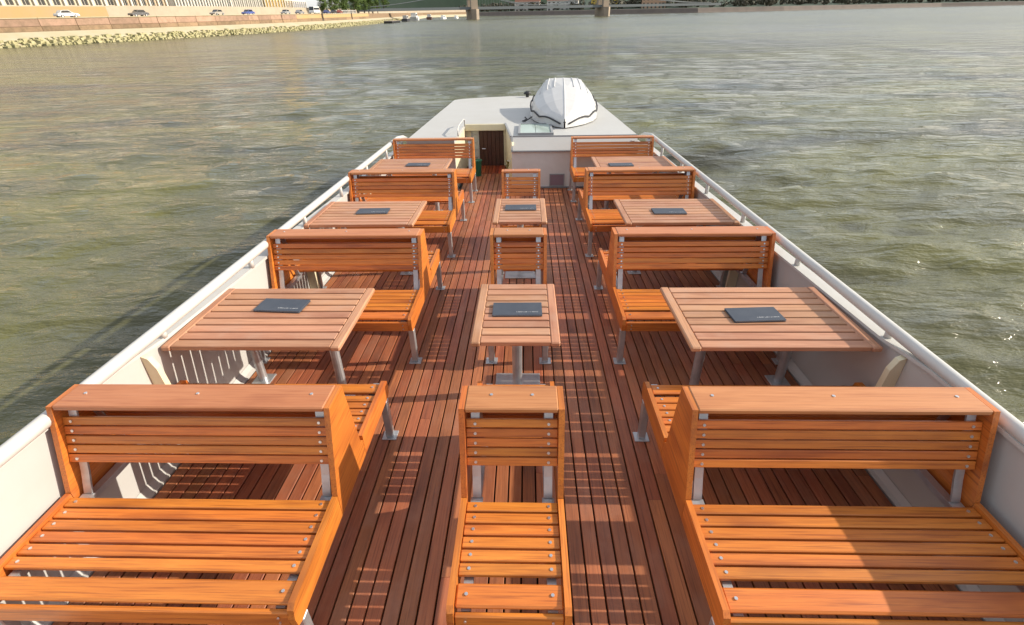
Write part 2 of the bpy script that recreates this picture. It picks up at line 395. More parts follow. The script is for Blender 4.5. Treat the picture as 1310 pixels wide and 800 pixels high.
# ------------------------------------------------------------------ benches
ZS = .452
def make_bench(L, double, name, label, group):
    t = thing(name, label, 'bench', (0, 0, 0), 0, group, True)
    h = L/2; inner = h - .029; scr = MB(); sx = inner - .045
    wide = MB(); wide.cbox(-inner+.001, inner-.001, -.0265, .0265, -.022, 0, .004); slat = wide.mesh('seat_slat', M['bench'])
    w2 = MB(); w2.cbox(-inner+.001, inner-.001, -.0475, .0475, -.024, 0, .008); wslat = w2.mesh('front_slat', M['bench'])
    fa = MB(); fa.cbox(-inner+.001, inner-.001, -.012, .012, -.040, .040, .005); fascia = fa.mesh('fascia', M['bench'])
    bs = MB(); bs.cbox(-inner+.001, inner-.001, -.010, .010, -.021, .021, .003); bslat = bs.mesh('back_slat', M['bench'])
    leg_b = MB(); leg_b.cbox(-.024, .024, -.024, .024, .008, .327, .005); leg_b.cbox(-.05, .05, -.045, .045, 0, .009, .002); leg_m = leg_b.mesh('leg', M['galv'])
    def head(p, nrm, r=.0075):
        p = Vector(p); nrm = Vector(nrm).normalized(); scr.tube([p - nrm*.001, p + nrm*.0035], r, 8)
    sides = (-1, 1) if double else (-1,)
    for d in sides:
        ed = .036 if d > 0 else 0.0
        for k in range(6):
            y = .2615 + .064*k - ed
            inst('seat_slat', slat, t, (0, d*y, ZS))
            for q in (-1, 1): head((q*sx, d*y, ZS), (0, 0, 1))
        inst('front_slat', wslat, t, (0, d*(.692-ed), ZS - .002), (d*R(-5), 0, 0))
        for q in (-1, 1): head((q*sx, d*(.692-ed), ZS), (0, 0, 1))
        inst('fascia', fascia, t, (0, d*(.757-ed), .378), (d*R(6), 0, 0))
        for q in (-1, 1):
            for zz in (.36, .395): head((q*sx, d*(.771-ed), zz), (0, d, 0), .006)
        # five back slats on the sloping plane
        a = Vector((0, d*.062, .840)); e = Vector((0, d*(.146-ed*1.1), .606)); ang = math.atan2(.084-ed*1.1, .234)
        for k in range(5):
            p = a.lerp(e, (k + .5)/5)
            inst('back_slat', bslat, t, p, (d*ang, 0, 0))
            for q in (-1, 1): head(p + Vector((q*sx, d*.0105, .003)), (0, d, .31))
        for q in (-1, 1):
            # seat side board with a rounded nose
            b = MB(); pr = [(d*(u-ed), w_) for u, w_ in ((.229, .330), (.745, .330), (.772, .345), (.778, .40), (.768, .445), (.745, .464), (.229, .470))]
            x0, x1 = (h - .028, h) if q > 0 else (-h, -h + .028)
            b.prism(pr, x0, x1, 'x'); b.obj('seat_side', M['bench_y'], t)
            inst('leg', leg_m, t, (q*(h - .022), d*(.715-ed), 0))
            b = MB(); bx = q*(inner - .045)
            b.bar((bx, d*.036, .888), (bx, d*(.150-ed*1.2), .53), .042, .010); b.bar((bx, d*(.149-ed*1.2), .535), (bx, d*(.190-ed), .43), .042, .010)
            b.bar((bx, d*(.188-ed), .4235), (bx, d*(.275-ed), .4235), .06, .008, (1, 0, 0))
            b.obj('back_support', M['galv'], t)
    for q in (-1, 1):
        x0, x1 = (h - .028, h) if q > 0 else (-h, -h + .028)
        y1 = .088 if double else .03
        yb = .190 if double else .05
        b = MB(); b.prism([(-.226, .330), (-.226, .470), (-.088, .918), (y1, .918), (yb-(.035 if double else 0), .470), (yb, .440), (yb, .330)], x0, x1, 'x')
        b.obj('end_panel', M['bench_y'], t)
        b = MB(); bx = q*(inner - .045); b.box(bx-.02, bx+.02, -.74, .74 if double else .06, .385, .418); b.obj('seat_bearer', M['galv'], t)
        if not double:
            inst('leg', leg_m, t, (q*(h - .022), -.02, 0))
    b = MB(); b.cbox(-inner, inner, -.090, .090 if double else .032, .893, .922, .006); b.obj('cap', M['cap'], t)
    for q in ((-.86, 0, .86) if L > 1 else (-.45, .45)): head((q*inner, .012 if double else -.03, .922), (0, 0, 1), .008)
    o = scr.obj('screw_heads', M['screw'], t); o['kind'] = 'stuff'
    return t

SIDE = {-1: 'quay-side rail', 1: 'open-river rail'}
BX = 1.5375; ROW = [1.844 + 2.3*k for k in range(4)]
ORD = ['fourth', 'third', 'second']
proto = None
for s in (-1, 1):
    for k in range(3):
        lab = 'long double slatted bench along the %s, %s bench row from the white cabin' % (SIDE[s], ORD[k])
        if proto is None: proto = make_bench(1.395, True, 'double_bench', lab, 'long double benches'); o = proto
        else: o = copy_tree(proto); BOARD.append(o); o['label'] = lab
        o.location = (s*BX - (.03 if s < 0 else -.005), ROW[k], 0)
p1 = make_bench(1.395, False, 'single_bench', 'single slatted bench backing onto the cabin beside the dark door', 'single benches at the cabin')
p1.location = (-BX, 8.76, 0)
o = copy_tree(p1); BOARD.append(o); o['label'] = 'single slatted bench backing onto the cabin below the dinghy'; o.location = (BX, 8.76, 0)
c1 = make_bench(.504, True, 'double_chair', 'narrow double seat in the aisle, farthest aisle seat from the cabin', 'aisle seats')
c1['category'] = 'chair'; c1.location = (0, ROW[0], 0)
o = copy_tree(c1); BOARD.append(o); o['label'] = 'narrow double seat in the aisle, between the two small tables'; o.location = (0, ROW[1], 0)
c2 = make_bench(.504, False, 'single_chair', 'narrow single seat in the aisle, closest aisle seat to the cabin', 'aisle seats')
c2['category'] = 'chair'; c2.location = (0, ROW[2], 0)

# ------------------------------------------------------------------ tables
def make_table(L, D, label, group, legs, name):
    t = thing(name, label, 'table', (0, 0, 0), 0, group, True)
    h = L/2; eb = .062; n = 9
    for q in (-1, 1):
        b = MB(); x0, x1 = (h-eb, h) if q > 0 else (-h, -h+eb); b.cbox(x0, x1, -D/2, D/2, .714, .75, .008); b.obj('end_board', M['table_y'], t)
    p = D/n; b = MB(); b.cbox(-h+eb+.001, h-eb-.001, -p/2+.0078, p/2-.0078, -.033, 0, .004); sm = b.mesh('top_slat', M['table'])
    for k in range(n): inst('top_slat', sm, t, (0, -D/2 + p*(k+.5), .749))
    for x, y, single in legs:
        b = MB(); b.cyl(x, y, .008, .70, .034 if not single else .038, 14); o = b.obj('leg', M['galv'], t, smooth=False)
        b = MB()
        if single: b.cbox(x-.18, x+.18, y-.24, y+.24, 0, .012, .003)
        else: b.cbox(x-.075, x+.075, y-.075, y+.075, 0, .012, .003)
        b.obj('base_plate', M['galv'], t)
    b = MB(); b.box(-h+.10, h-.10, -.03, .03, .69, .713)
    for q in ((-.35, .35) if L > .9 else (0,)): b.box(q*L-.025, q*L+.025, -D/2+.06, D/2-.06, .694, .712)
    b.obj('under_frame', M['galv'], t)
    return t
menus = []
def make_menu(label, loc, rz):
    t = thing('menu_folder', label, 'menu', loc, rz, 'menus on the tables', True)
    b = MB(); b.cbox(-.174, .174, -.09, .09, 0, .005, .0015); b.obj('back_cover', M['menu'], t)
    b = MB(); b.box(-.168, .168, -.085, .084, .0055, .009); b.obj('pages', M['ink'], t)
    b = MB(); b.cbox(-.174, .174, -.09, .09, .0095, .0145, .0015); b.obj('front_cover', M['menu'], t)
    b = MB(); rg = random.Random(5); x = -.005
    while x < .145:                                        # a line of small white lettering
        w = rg.uniform(.004, .008); hh = rg.choice((.006, .006, .009))
        b.box(x, x+.0018, -.052, -.052+hh, .0147, .0151)
        if rg.random() < .6: b.box(x+.002, x+w, -.052, -.0502, .0147, .0151)
        if rg.random() < .5: b.box(x+.002, x+w, -.0478, -.046, .0147, .0151)
        x += w + rg.choice((.003, .003, .007))
    b.obj('lettering', M['ink'], t)
    return t
TORD = ['third', 'second', 'first']
MEN = {(-1,0): (-1.715, 3.06), (-1,1): (-1.65, 5.25), (-1,2): (-1.58, 7.50), (1,0): (1.635, 2.92), (1,1): (1.62, 5.17), (1,2): (1.47, 7.36)}
proto = None; mproto = None
for s in (-1, 1):
    for k in range(3):
        lab = 'long slatted table by the %s, %s table row from the cabin' % (SIDE[s], TORD[k])
        legs = [(-.345, .0, False), (.405, .21, False)]
        if s < 0: legs = [(-x, y, q) for x, y, q in legs]
        t = make_table(1.165, .835, lab, 'long tables', legs, 'long_table') if k == 0 else None
        if k == 0: proto = t
        else: t = copy_tree(proto); BOARD.append(t); t['label'] = lab
        t.location = (-1.70 if s < 0 else 1.68, 2.945 + 2.3*k, 0)
        lab = 'dark menu folder on the long table by the %s, %s row from cabin' % (SIDE[s], TORD[k])
        x, y = MEN[s, k]
        rz = R((-4, 2, -1)[k] if s < 0 else (3, -1, 2)[k])
        if mproto is None: mproto = make_menu(lab, (x, y, .751), rz)
        else:
            o = copy_tree(mproto); BOARD.append(o); o['label'] = lab; o.location = (x, y, .751); o.rotation_euler = (0, 0, rz)
ct = make_table(.576, .845, 'small slatted pedestal table in the aisle, farther from the cabin', 'small aisle tables', [(0, .0, True)], 'small_table')
ct.location = (0, 3.005, 0)
o = copy_tree(ct); BOARD.append(o); o['label'] = 'small slatted pedestal table in the aisle, closer to the cabin'; o.location = (0, 5.305, 0)
for y, w in ((2.998, 'farther from'), (5.34, 'closer to')):
    o = copy_tree(mproto); BOARD.append(o); o['label'] = 'dark menu folder on the small aisle table %s the cabin' % w; o.location = (.006, y, .751); o.rotation_euler = (0, 0, R(.5))

# ------------------------------------------------------------------ cabin
cab = thing('cabin', 'low white cabin with flat roof and recessed dark door', 'cabin', (0, 8.9, 0), 0, None, True)
Y0 = 8.9
def cp(name, mat, fn, parent=None, smooth=False):
    b = MB(); fn(b); return b.obj(name, mat, parent or cab, smooth=smooth)
RZ = .87
outline = [(-2.05,-.02),(-1.20,-.02),(-1.20,1.72),(-.37,1.72),(-.212,.20),(2.05,.20),(2.0,3.0),(1.95,5.45),(1.7,6.0),(1.1,6.55),(.4,6.85),(-.4,6.85),(-1.2,6.6),(-1.75,6.35),(-1.98,6.1),(-2.02,3.0)]
roof = cp('roof', M['roof'], lambda b: b.prism(outline, RZ-.07, RZ, 'z'))
cp('front_wall', M['greywall'], lambda b: b.box(-.19, 2.03, .02, .07, 0, .645))
cp('front_wall', M['greywall'], lambda b: b.box(-2.03, -1.21, .02, .07, 0, .80))
cp('upper_panel', M['white'], lambda b: b.prism([(.0, .672), (.195, RZ-.002), (.195, .80), (.06, .672)], -.17, 2.04, 'x'))
cp('ledge', M['trim'], lambda b: b.cbox(-.20, 2.04, -.03, .078, .646, .670, .004))
cp('edge_trim', M['trim'], lambda b: (b.bar((-.205, .20, RZ+.008), (-.365, 1.70, RZ+.008), .035, .014), b.bar((-.19, .205, RZ+.007), (2.04, .205, RZ+.007), .03, .013, (0, 1, 0)), b.bar((-.185, .0, .672), (-.185, .195, RZ+.01), .03, .03, (1, 0, 0))))
cp('passage_wall', M['cream'], lambda b: b.prism([(-.19, .03), (-.365, 1.74), (-.335, 1.74), (-.155, .08)], 0, .798, 'z'))
cp('passage_wall', M['cream'], lambda b: b.box(-1.24, -1.21, .08, 1.80, 0, .798))
cp('door_jamb', M['cream'], lambda b: b.box(-1.21, -1.10, 1.80, 1.85, -.05, .798))
cp('door_jamb', M['cream'], lambda b: b.box(-.41, -.345, 1.80, 1.85, -.05, .798))
cp('lintel', M['cream'], lambda b: b.cbox(-1.205, -.365, 1.66, 1.80, .742, .868, .006))
dr = cp('door', M['door'], lambda b: b.box(-.93, -.412, 1.83, 1.86, -.02, .742))
for k in range(6):
    cp('door_board', M['door'], lambda b: b.cbox(-.925 + .0855*k, -.925 + .0855*k + .082, 1.806, 1.829, -.018, .738, .004), dr)
cp('handle', M['screw'], lambda b: b.tube([(-.87, 1.80, .36), (-.87, 1.77, .36), (-.80, 1.77, .36)], .01, 8), dr)
sl = cp('sidelight', M['white'], lambda b: [b.box(-1.098, -.935, 1.815, 1.835, z, z+.022) for z in (0, .18, .33, .48, .63, .72)] + [b.box(x, x+.02, 1.812, 1.834, 0, .741) for x in (-1.099, -.954)])
cp('pane', glass('pale frosted glass', (.55, .58, .55), .25), lambda b: b.box(-1.097, -.937, 1.838, 1.846, 0, .74), sl)
th_ = cp('threshold', M['gap'], lambda b: b.box(-1.20, -.36, 1.10, 1.80, -.07, -.04))
tb = MB(); tb.cbox(-.335, .335, -.031, .031, -.035, 0, .003); tb = tb.mesh('threshold_board', M['threshold'])
for k in range(12): inst('threshold_board', tb, th_, (-1.165 + .0685*k, 1.455, .004), (0, 0, R(90)))
cp('side_wall', M['white'], lambda b: b.box(-2.02, -1.97, .08, 5.6, -.08, .80))
cp('side_wall', M['white'], lambda b: b.box(1.93, 1.98, .08, 5.2, -.08, .80))
cp('bow_wall', M['white'], lambda b: b.prism([(-1.9, 5.7), (-1.0, 6.35), (0, 6.6), (1.0, 6.3), (1.85, 5.3), (1.8, 5.25), (0, 6.5), (-1.85, 5.65)], -.08, .80, 'z'))
v = cp('vent', M['trim'], lambda b: (b.box(.49, .76, -.002, .018, .03, .045), b.box(.49, .76, -.002, .018, .235, .25), b.box(.49, .505, -.002, .018, .045, .235), b.box(.745, .76, -.002, .018, .045, .235)))
cp('vent_plate', M['plum'], lambda b: b.box(.505, .745, .004, .018, .045, .235), v)
hr = cp('handrail', M['rail'], lambda b: b.tube([(-1.17, .3, RZ), (-1.17, .3, RZ+.12), (-1.17, .5, RZ+.16), (-1.17, 1.2, RZ+.16), (-1.17, 1.4, RZ+.12), (-1.17, 1.4, RZ)], .014, 8), roof, True)
cp('base_trim', M['trim'], lambda b: b.box(-.15, 2.03, -.004, .018, .002, .024))
# skylight
sk = thing('skylight', 'greenish glass skylight in a grey frame on the cabin roof', 'skylight', (.24, 9.72, RZ), 0, None, True)
cp('frame', M['trim'], lambda b: (b.box(-.32, .32, -.56, -.52, 0, .05), b.box(-.32, .32, .52, .56, 0, .05), b.box(-.32, -.28, -.52, .52, 0, .05), b.box(.28, .32, -.52, .52, 0, .05)), sk)
cp('pane', M['skylight'], lambda b: b.box(-.28, -.004, -.52, .52, .01, .036), sk)
cp('pane', M['skylight'], lambda b: b.box(.004, .28, -.52, .52, .01, .036), sk)
# mushroom vent on the roof edge
mv = thing('roof_vent', 'small black mushroom vent at the bow edge of the cabin roof', 'vent', (.10, 15.45, RZ), 0, None, True)
cp('stem', M['black'], lambda b: b.cyl(0, 0, 0, .09, .05, 10), mv)
cp('vent_cap', M['black'], lambda b: b.tube([(0,0,.08),(0,0,.12),(0,0,.15),(0,0,.165)], [.11,.105,.07,.02], 14), mv, True)
# bin, rope
gb = thing('waste_bin', 'small green plastic bin beside the dark door', 'bin', (-.915, 9.84, .0), 0, None, True)
cp('bin_body', M['green'], lambda b: b.tube([(0,0,0),(0,0,.01),(0,0,.29),(0,0,.30)], [.07,.075,.095,.10], 16), gb, True)
cp('bin_rim', M['green'], lambda b: b.tube([(.1*math.cos(t), .1*math.sin(t), .302) for t in [k*math.pi/8 for k in range(16)]], .008, 6, True), gb, True)
rc = thing('rope_coil', 'coil of old yellow rope hanging in the door passage', 'rope', (-.245, 9.2, .34), 0, None, True)
cp('coil', M['yrope'], lambda b: b.tube([(-.035 + .02*math.sin(3*t), (.09+.012*math.sin(5*t))*math.cos(t), (.075+.012*math.cos(4*t))*math.sin(t)) for t in [k*2*math.pi*4/80 for k in range(80)]], .012, 6), rc, True)
cp('hook', M['screw'], lambda b: b.tube([(.02, 0, .085), (-.05, 0, .085), (-.06, 0, .10)], .006, 6), rc)

# ------------------------------------------------------------------ dinghy, upside down on the roof
dg = thing('dinghy', 'white upturned dinghy with dark lifeline rope lying on the cabin roof', 'dinghy', (.80, 9.85, RZ), R(-3), None, True)
secs = [(0.0, .015, .10, .17, 0), (.18, .20, .13, .25, .02), (.45, .40, .15, .34, .03), (.85, .58, .17, .45, .03), (1.3, .68, .19, .53, .03), (1.8, .72, .22, .60, .05), (2.3, .71, .26, .635, .14), (2.8, .68, .30, .655, .24), (3.2, .64, .32, .665, .30)]
def hull_section(y, w, s_, hgt, flat):
    pts = [(w*1.03, 0.02), (w*1.03, .05), (w, .055), (w*.985, s_), (w*.90, s_+.45*(hgt-s_)*.72), (w*.62+flat*.25, s_+(hgt-s_)*.66), (w*.32+flat*.75, s_+(hgt-s_)*.86), (flat+.012, hgt*.985), (.011, hgt), (.0, hgt+.012 if flat < .5 else hgt)]
    full = pts + [(-x, z) for x, z in pts[-2::-1]]
    return [(x, y, z) for x, z in full]
def f_hull(b):
    rings = [hull_section(*s_) for s_ in secs]; n = len(rings[0]); v = [p for r_ in rings for p in r_]
    f = [(i*n+k, i*n+k+1, (i+1)*n+k+1, (i+1)*n+k) for i in range(len(rings)-1) for k in range(n-1)]
    f.append(tuple((len(rings)-1)*n + k for k in range(n)))
    b.add(v, f)
hu = cp('hull', M['tarp'], f_hull, dg, False)
def lerp_sec(y):
    for a, c in zip(secs, secs[1:]):
        if a[0] <= y <= c[0]:
            t = (y-a[0])/(c[0]-a[0]); return [a[i]+(c[i]-a[i])*t for i in range(5)]
for s in (-1, 1):                                         # lifeline, hung in swags
    pts = []
    for k in range(64):
        y = .05 + 3.0*k/63; q = lerp_sec(y)
        hgt = q[2]*.9 + .05*abs(math.sin(k/63*math.pi*5)) - .01
        pts.append((s*(q[1]*1.0+.018), y, hgt))
    cp('lifeline', M['rope'], lambda b: b.tube(pts, .016, 6), dg, True)
cp('lifeline', M['rope'], lambda b: b.tube([(-.03, .05, .11), (0, -.03, .12), (.03, .05, .11)], .014, 6), dg, True)
for y in (.95, 2.6):
    q = lerp_sec(y); cp('cradle', M['trim'], lambda b: b.cbox(-q[1]*.9, q[1]*.9, y-.05, y+.05, 0, .03, .005), dg)
def strake(b):                                            # laid strakes along the after bottom
    for s in (-1, 1):
        for fx in (.30, .52, .74):
            pts = []
            for k in range(12):
                y = 1.9 + 1.28*k/11; q = lerp_sec(y); w, s_, hgt, fl = q[1:]
                # height of the section at this x
                P = [(w*.985, s_), (w*.90, s_+.45*(hgt-s_)*.72), (w*.62+fl*.25, s_+(hgt-s_)*.66), (w*.32+fl*.75, s_+(hgt-s_)*.86), (fl+.012, hgt*.985), (0, hgt)]
                x = w*fx
                for (xa, za), (xb, zb) in zip(P, P[1:]):
                    if xb <= x <= xa: z = za+(zb-za)*(xa-x)/(xa-xb+1e-6); break
                pts.append((s*x, y, z+.004))
            b.tube(pts, .014, 6)
cp('strakes', M['tarp'], strake, dg, True)
cp('painter', M['rope'], lambda b: b.tube([(-.66, .9, .10), (-.80, .75, .03), (-.86, .95, .012), (-.78, 1.2, .012), (-.84, 1.5, .012)], .012, 6), dg, True)

# ------------------------------------------------------------------ quay on the near bank
PL = [(-150, -60), (-122, 30), (-108, 70), (-98, 100), (-90.5, 118), (-84.5, 135), (-79, 158), (-75, 185), (-74, 220), (-76, 280), (-87, 390), (-97, 526), (-112, 640), (-60, 760)]
def path_pts(PLn):
    P = [Vector((x, y, 0)) for x, y in PLn]; N = []
    for i in range(len(P)):
        d = (P[min(i+1, len(P)-1)] - P[max(i-1, 0)]).normalized(); N.append(Vector((-d.y, d.x, 0)))
    return P, N
def loft(PLn, prof, closed=False):
    P, N = path_pts(PLn); b = MB(); n = len(prof)
    v = [p + nn*o_ + Vector((0, 0, z)) for p, nn in zip(P, N) for o_, z in prof]
    f = [(i*n+k, i*n+k+1, (i+1)*n+k+1, (i+1)*n+k) for i in range(len(P)-1) for k in range(n if closed else n-1) if True] if not closed else \
        [(i*n+k, i*n+(k+1) % n, (i+1)*n+(k+1) % n, (i+1)*n+k) for i in range(len(P)-1) for k in range(n)]
    b.add(v, f); return b
seglen = [0.0]
for a, c in zip(PL, PL[1:]): seglen.append(seglen[-1] + math.dist(a, c))
def along(s, off=0.0, z=0.0):
    for i in range(len(PL)-1):
        if s <= seglen[i+1] or i == len(PL)-2:
            t = (s-seglen[i])/(seglen[i+1]-seglen[i]); a, c = Vector((*PL[i], 0)), Vector((*PL[i+1], 0)); d = (c-a).normalized(); nn = Vector((-d.y, d.x, 0))
            return a.lerp(c, t) + nn*off + Vector((0, 0, z)), math.atan2(d.y, d.x)
tag(loft(PL, [(-.5, -1.0), (1.2, .6), (2.0, 1.25), (4.4, 2.35), (4.6, 2.35)]).obj('quay_slope', M['stone_pale']), 'pale stone slope at the foot of the quay', None, None, 'structure')
rk = MB(); rg = random.Random(11)
s = 60.0
while s < 470:
    for _ in range(7):
        off = rg.uniform(-.3, 2.1); p, a = along(s + rg.uniform(-.4, .4), off, max(.0, off*.6))
        r_ = rg.uniform(.22, .55); v = []
        for k in range(8):
            v.append(p + Vector(((-1, 1)[k & 1]*r_*rg.uniform(.6, 1.2), (-1, 1)[k >> 1 & 1]*r_*rg.uniform(.6, 1.2), (-1, 1)[k >> 2]*r_*rg.uniform(.4, .8))))
        rk.add(v, [(0,2,3,1),(4,5,7,6),(0,1,5,4),(2,6,7,3),(0,4,6,2),(1,3,7,5)])
    s += .75 + s*.0012
tag(rk.obj('riprap', M['rock']), 'mossy yellow green stones along the water line of the quay', 'stones', None, 'stuff')
qw = loft(PL, [(4.6, 2.3), (4.6, 3.20), (4.75, 3.25), (4.75, 4.6), (6.5, 4.6), (6.5, 2.3)], True).obj('quay_wall', M['stone_brown'])
tag(qw, 'long pink and brown stone quay wall with parked cars on top', 'wall')
s = 88.0; k = 0; rg = random.Random(4)
while s < 360:
    w = rg.uniform(4.5, 7.5) if s < 250 else rg.uniform(9, 13)
    for z0, z1, off, mt in ((2.36, 3.22, 4.52, M['stone_brown']), (3.27, 4.50, 4.66, M['stone_pink'])):
        p, a = along(s + w/2, off, 0)
        b = MB(); b.cbox(-w/2+.035, w/2-.035, 0, .16, z0, z1, .04)
        o = b.obj('stone_panel', M['ochre'] if (s > 262 and mt == M['stone_pink']) else mt, qw, p); o.rotation_euler = (0, 0, a)
    p, a = along(s + w/2, 4.62, 0); b = MB(); b.cbox(-w/2+.02, w/2-.02, 0, .9, 4.602, 4.76, .03); o = b.obj('coping_stone', M['stone_pale'], qw, p); o.rotation_euler = (0, 0, a)
    s += w
tag(loft(PL, [(6.4, 4.63), (24, 4.68)]).obj('quay_road', M['asphalt']), 'asphalt quay road behind the wall', None, None, 'structure')
tag(loft(PL, [(23.9, 4.6), (24, 7.2), (24.6, 7.2), (24.6, 4.6)], True).obj('retaining_wall', M['beige']), 'beige retaining wall behind the parked cars', 'wall')
tag(loft(PL, [(24.55, 7.1), (60, 7.3), (300, 7.5), (900, 8)]).obj('bank_ground', M['land']), 'built-up ground behind the quay', None, None, 'structure')

# ------------------------------------------------------------------ vehicles on the quay
def make_car(col, label, kind='car'):
    t = thing('parked_car', label, 'car', (0, 0, 0), 0, 'vehicles parked on the quay')
    pm = paint('car paint ' + label[:18], col, .3, col, coat=.6)
    if kind == 'car':
        body = [(-2.1,.35),(-2.12,.62),(-1.95,.86),(-1.3,.92),(1.05,.92),(1.85,.80),(2.12,.62),(2.12,.35)]
        cabn = [(-1.55,.90),(-1.05,1.42),(.25,1.45),(1.05,.90)]; win = [(-1.40,.93),(-1.0,1.36),(.2,1.38),(.88,.93)]; W = .86; wh = (-1.3, 1.3)
    else:
        body = [(-3.4,.45),(-3.4,1.2),(3.35,1.2),(3.45,1.0),(3.45,.45)]
        cabn = [(-3.4,1.19),(-3.38,2.5),(2.9,2.5),(3.35,1.19)]; win = [(-3.3,1.4),(-3.3,2.1),(2.8,2.1),(3.1,1.4)]; W = 1.0; wh = (-2.2, 2.3)
    b = MB(); b.prism(body, -W, W, 'y'); bo = b.obj('body', pm, t)
    b = MB(); b.prism(cabn, -W+.1, W-.1, 'y'); b.obj('roof', pm, t)
    for q in (-1, 1):
        b = MB(); y = q*(W-.1); b.prism(win, min(y, y+q*.01), max(y, y+q*.01), 'y'); b.obj('window', M['pane'], t)
        for x in wh:
            b = MB(); b.tube([(x, q*(W-.18), .32), (x, q*(W+.01), .32)], .32, 14); o = b.obj('wheel', M['tyre'], t)
            b = MB(); b.tube([(x, q*(W+.008), .32), (x, q*(W+.02), .32)], .18, 12); b.obj('rim', M['galv'], o)
    b = MB(); x0, z0, x1, z1 = (1.06, .91, .27, 1.43) if kind == 'car' else (3.34, 1.25, 2.93, 2.4)
    b.add([(x0+.015, -W+.16, z0), (x0+.015, W-.16, z0), (x1+.015, W-.16, z1), (x1+.015, -W+.16, z1)], [(0,1,2,3)]); b.obj('windscreen', M['pane'], t)
    return t
CARS = [  # distance along the quay, paint, label
    (186.5, (.78,.79,.80), 'white car parked on the quay in front of the ochre wall', 'car'),
    (203.0, (.10,.10,.11), 'dark grey car parked on the quay beyond the white car', 'car'),
    (229.5, (.42,.38,.32), 'beige car parked on the quay beside the blue car', 'car'),
    (243.5, (.08,.12,.36), 'blue car parked on the quay', 'car'),
    (267.0, (.38,.38,.37), 'silver car parked on the quay between the blue car and the minibus', 'car'),
    (278.5, (.30,.30,.31), 'grey car parked on the quay just short of the white minibus', 'car'),
    (293.0, (.80,.80,.78), 'long white minibus parked on the quay', 'bus'),
    (308.0, (.07,.09,.22), 'navy blue car parked on the quay beyond the white minibus', 'car'),
    (317.0, (.06,.05,.05), 'black car parked on the quay before the first trees', 'car'),
    (326.0, (.30,.07,.05), 'dark red car parked on the quay before the first trees', 'car')]
for s, colr, lab, kd in CARS:
    t = make_car(colr, lab, kd)
    if kd == 'bus': t.name = 'minibus'; t['category'] = 'bus'
    p, a = along(s, 8.6, 4.64); t.location = p; t.rotation_euler = (0, 0, a + (math.pi if int(s) % 2 else 0))
# ladders set into the wall
for s, w in ((289.0, 'by the white minibus'), (330.0, 'below the first trees')):
    p, a = along(s, 4.40, 0)
    t = thing('quay_ladder', 'dark iron ladder on the quay wall %s' % w, 'ladder', p, a, 'ladders on the quay wall')
    for q in (-.45, .45):
        b = MB(); b.box(q-.12, q+.12, 0, .12, 1.9, 4.95); b.obj('ladder_rail', M['black'], t)
    rm = MB(); rm.box(-.34, .34, .02, .10, -.05, .05); rm = rm.mesh('rung', M['black'])
    for k in range(9): inst('rung', rm, t, (0, 0, 2.1 + .3*k))
# balustrade under the trees
p0, a0 = along(326, 12, 4.66); p1_, a1 = along(372, 12, 4.66)
L = (p1_-p0).length; t = thing('balustrade', 'white balustrade along the quay under the trees', 'railing', p0, math.atan2(p1_.y-p0.y, p1_.x-p0.x))
b = MB(); b.box(0, L, -.15, .15, 1.25, 1.5); b.obj('top_rail', M['white'], t)
b = MB(); b.box(0, L, -.12, .12, .0, .3); b.obj('bottom_rail', M['white'], t)
po = MB(); po.box(-.18, .18, -.10, .10, .3, 1.25); po = po.mesh('post', M['white'])
for k in range(24): inst('post', po, t, (.3 + k*(L-.6)/23, 0, 0))

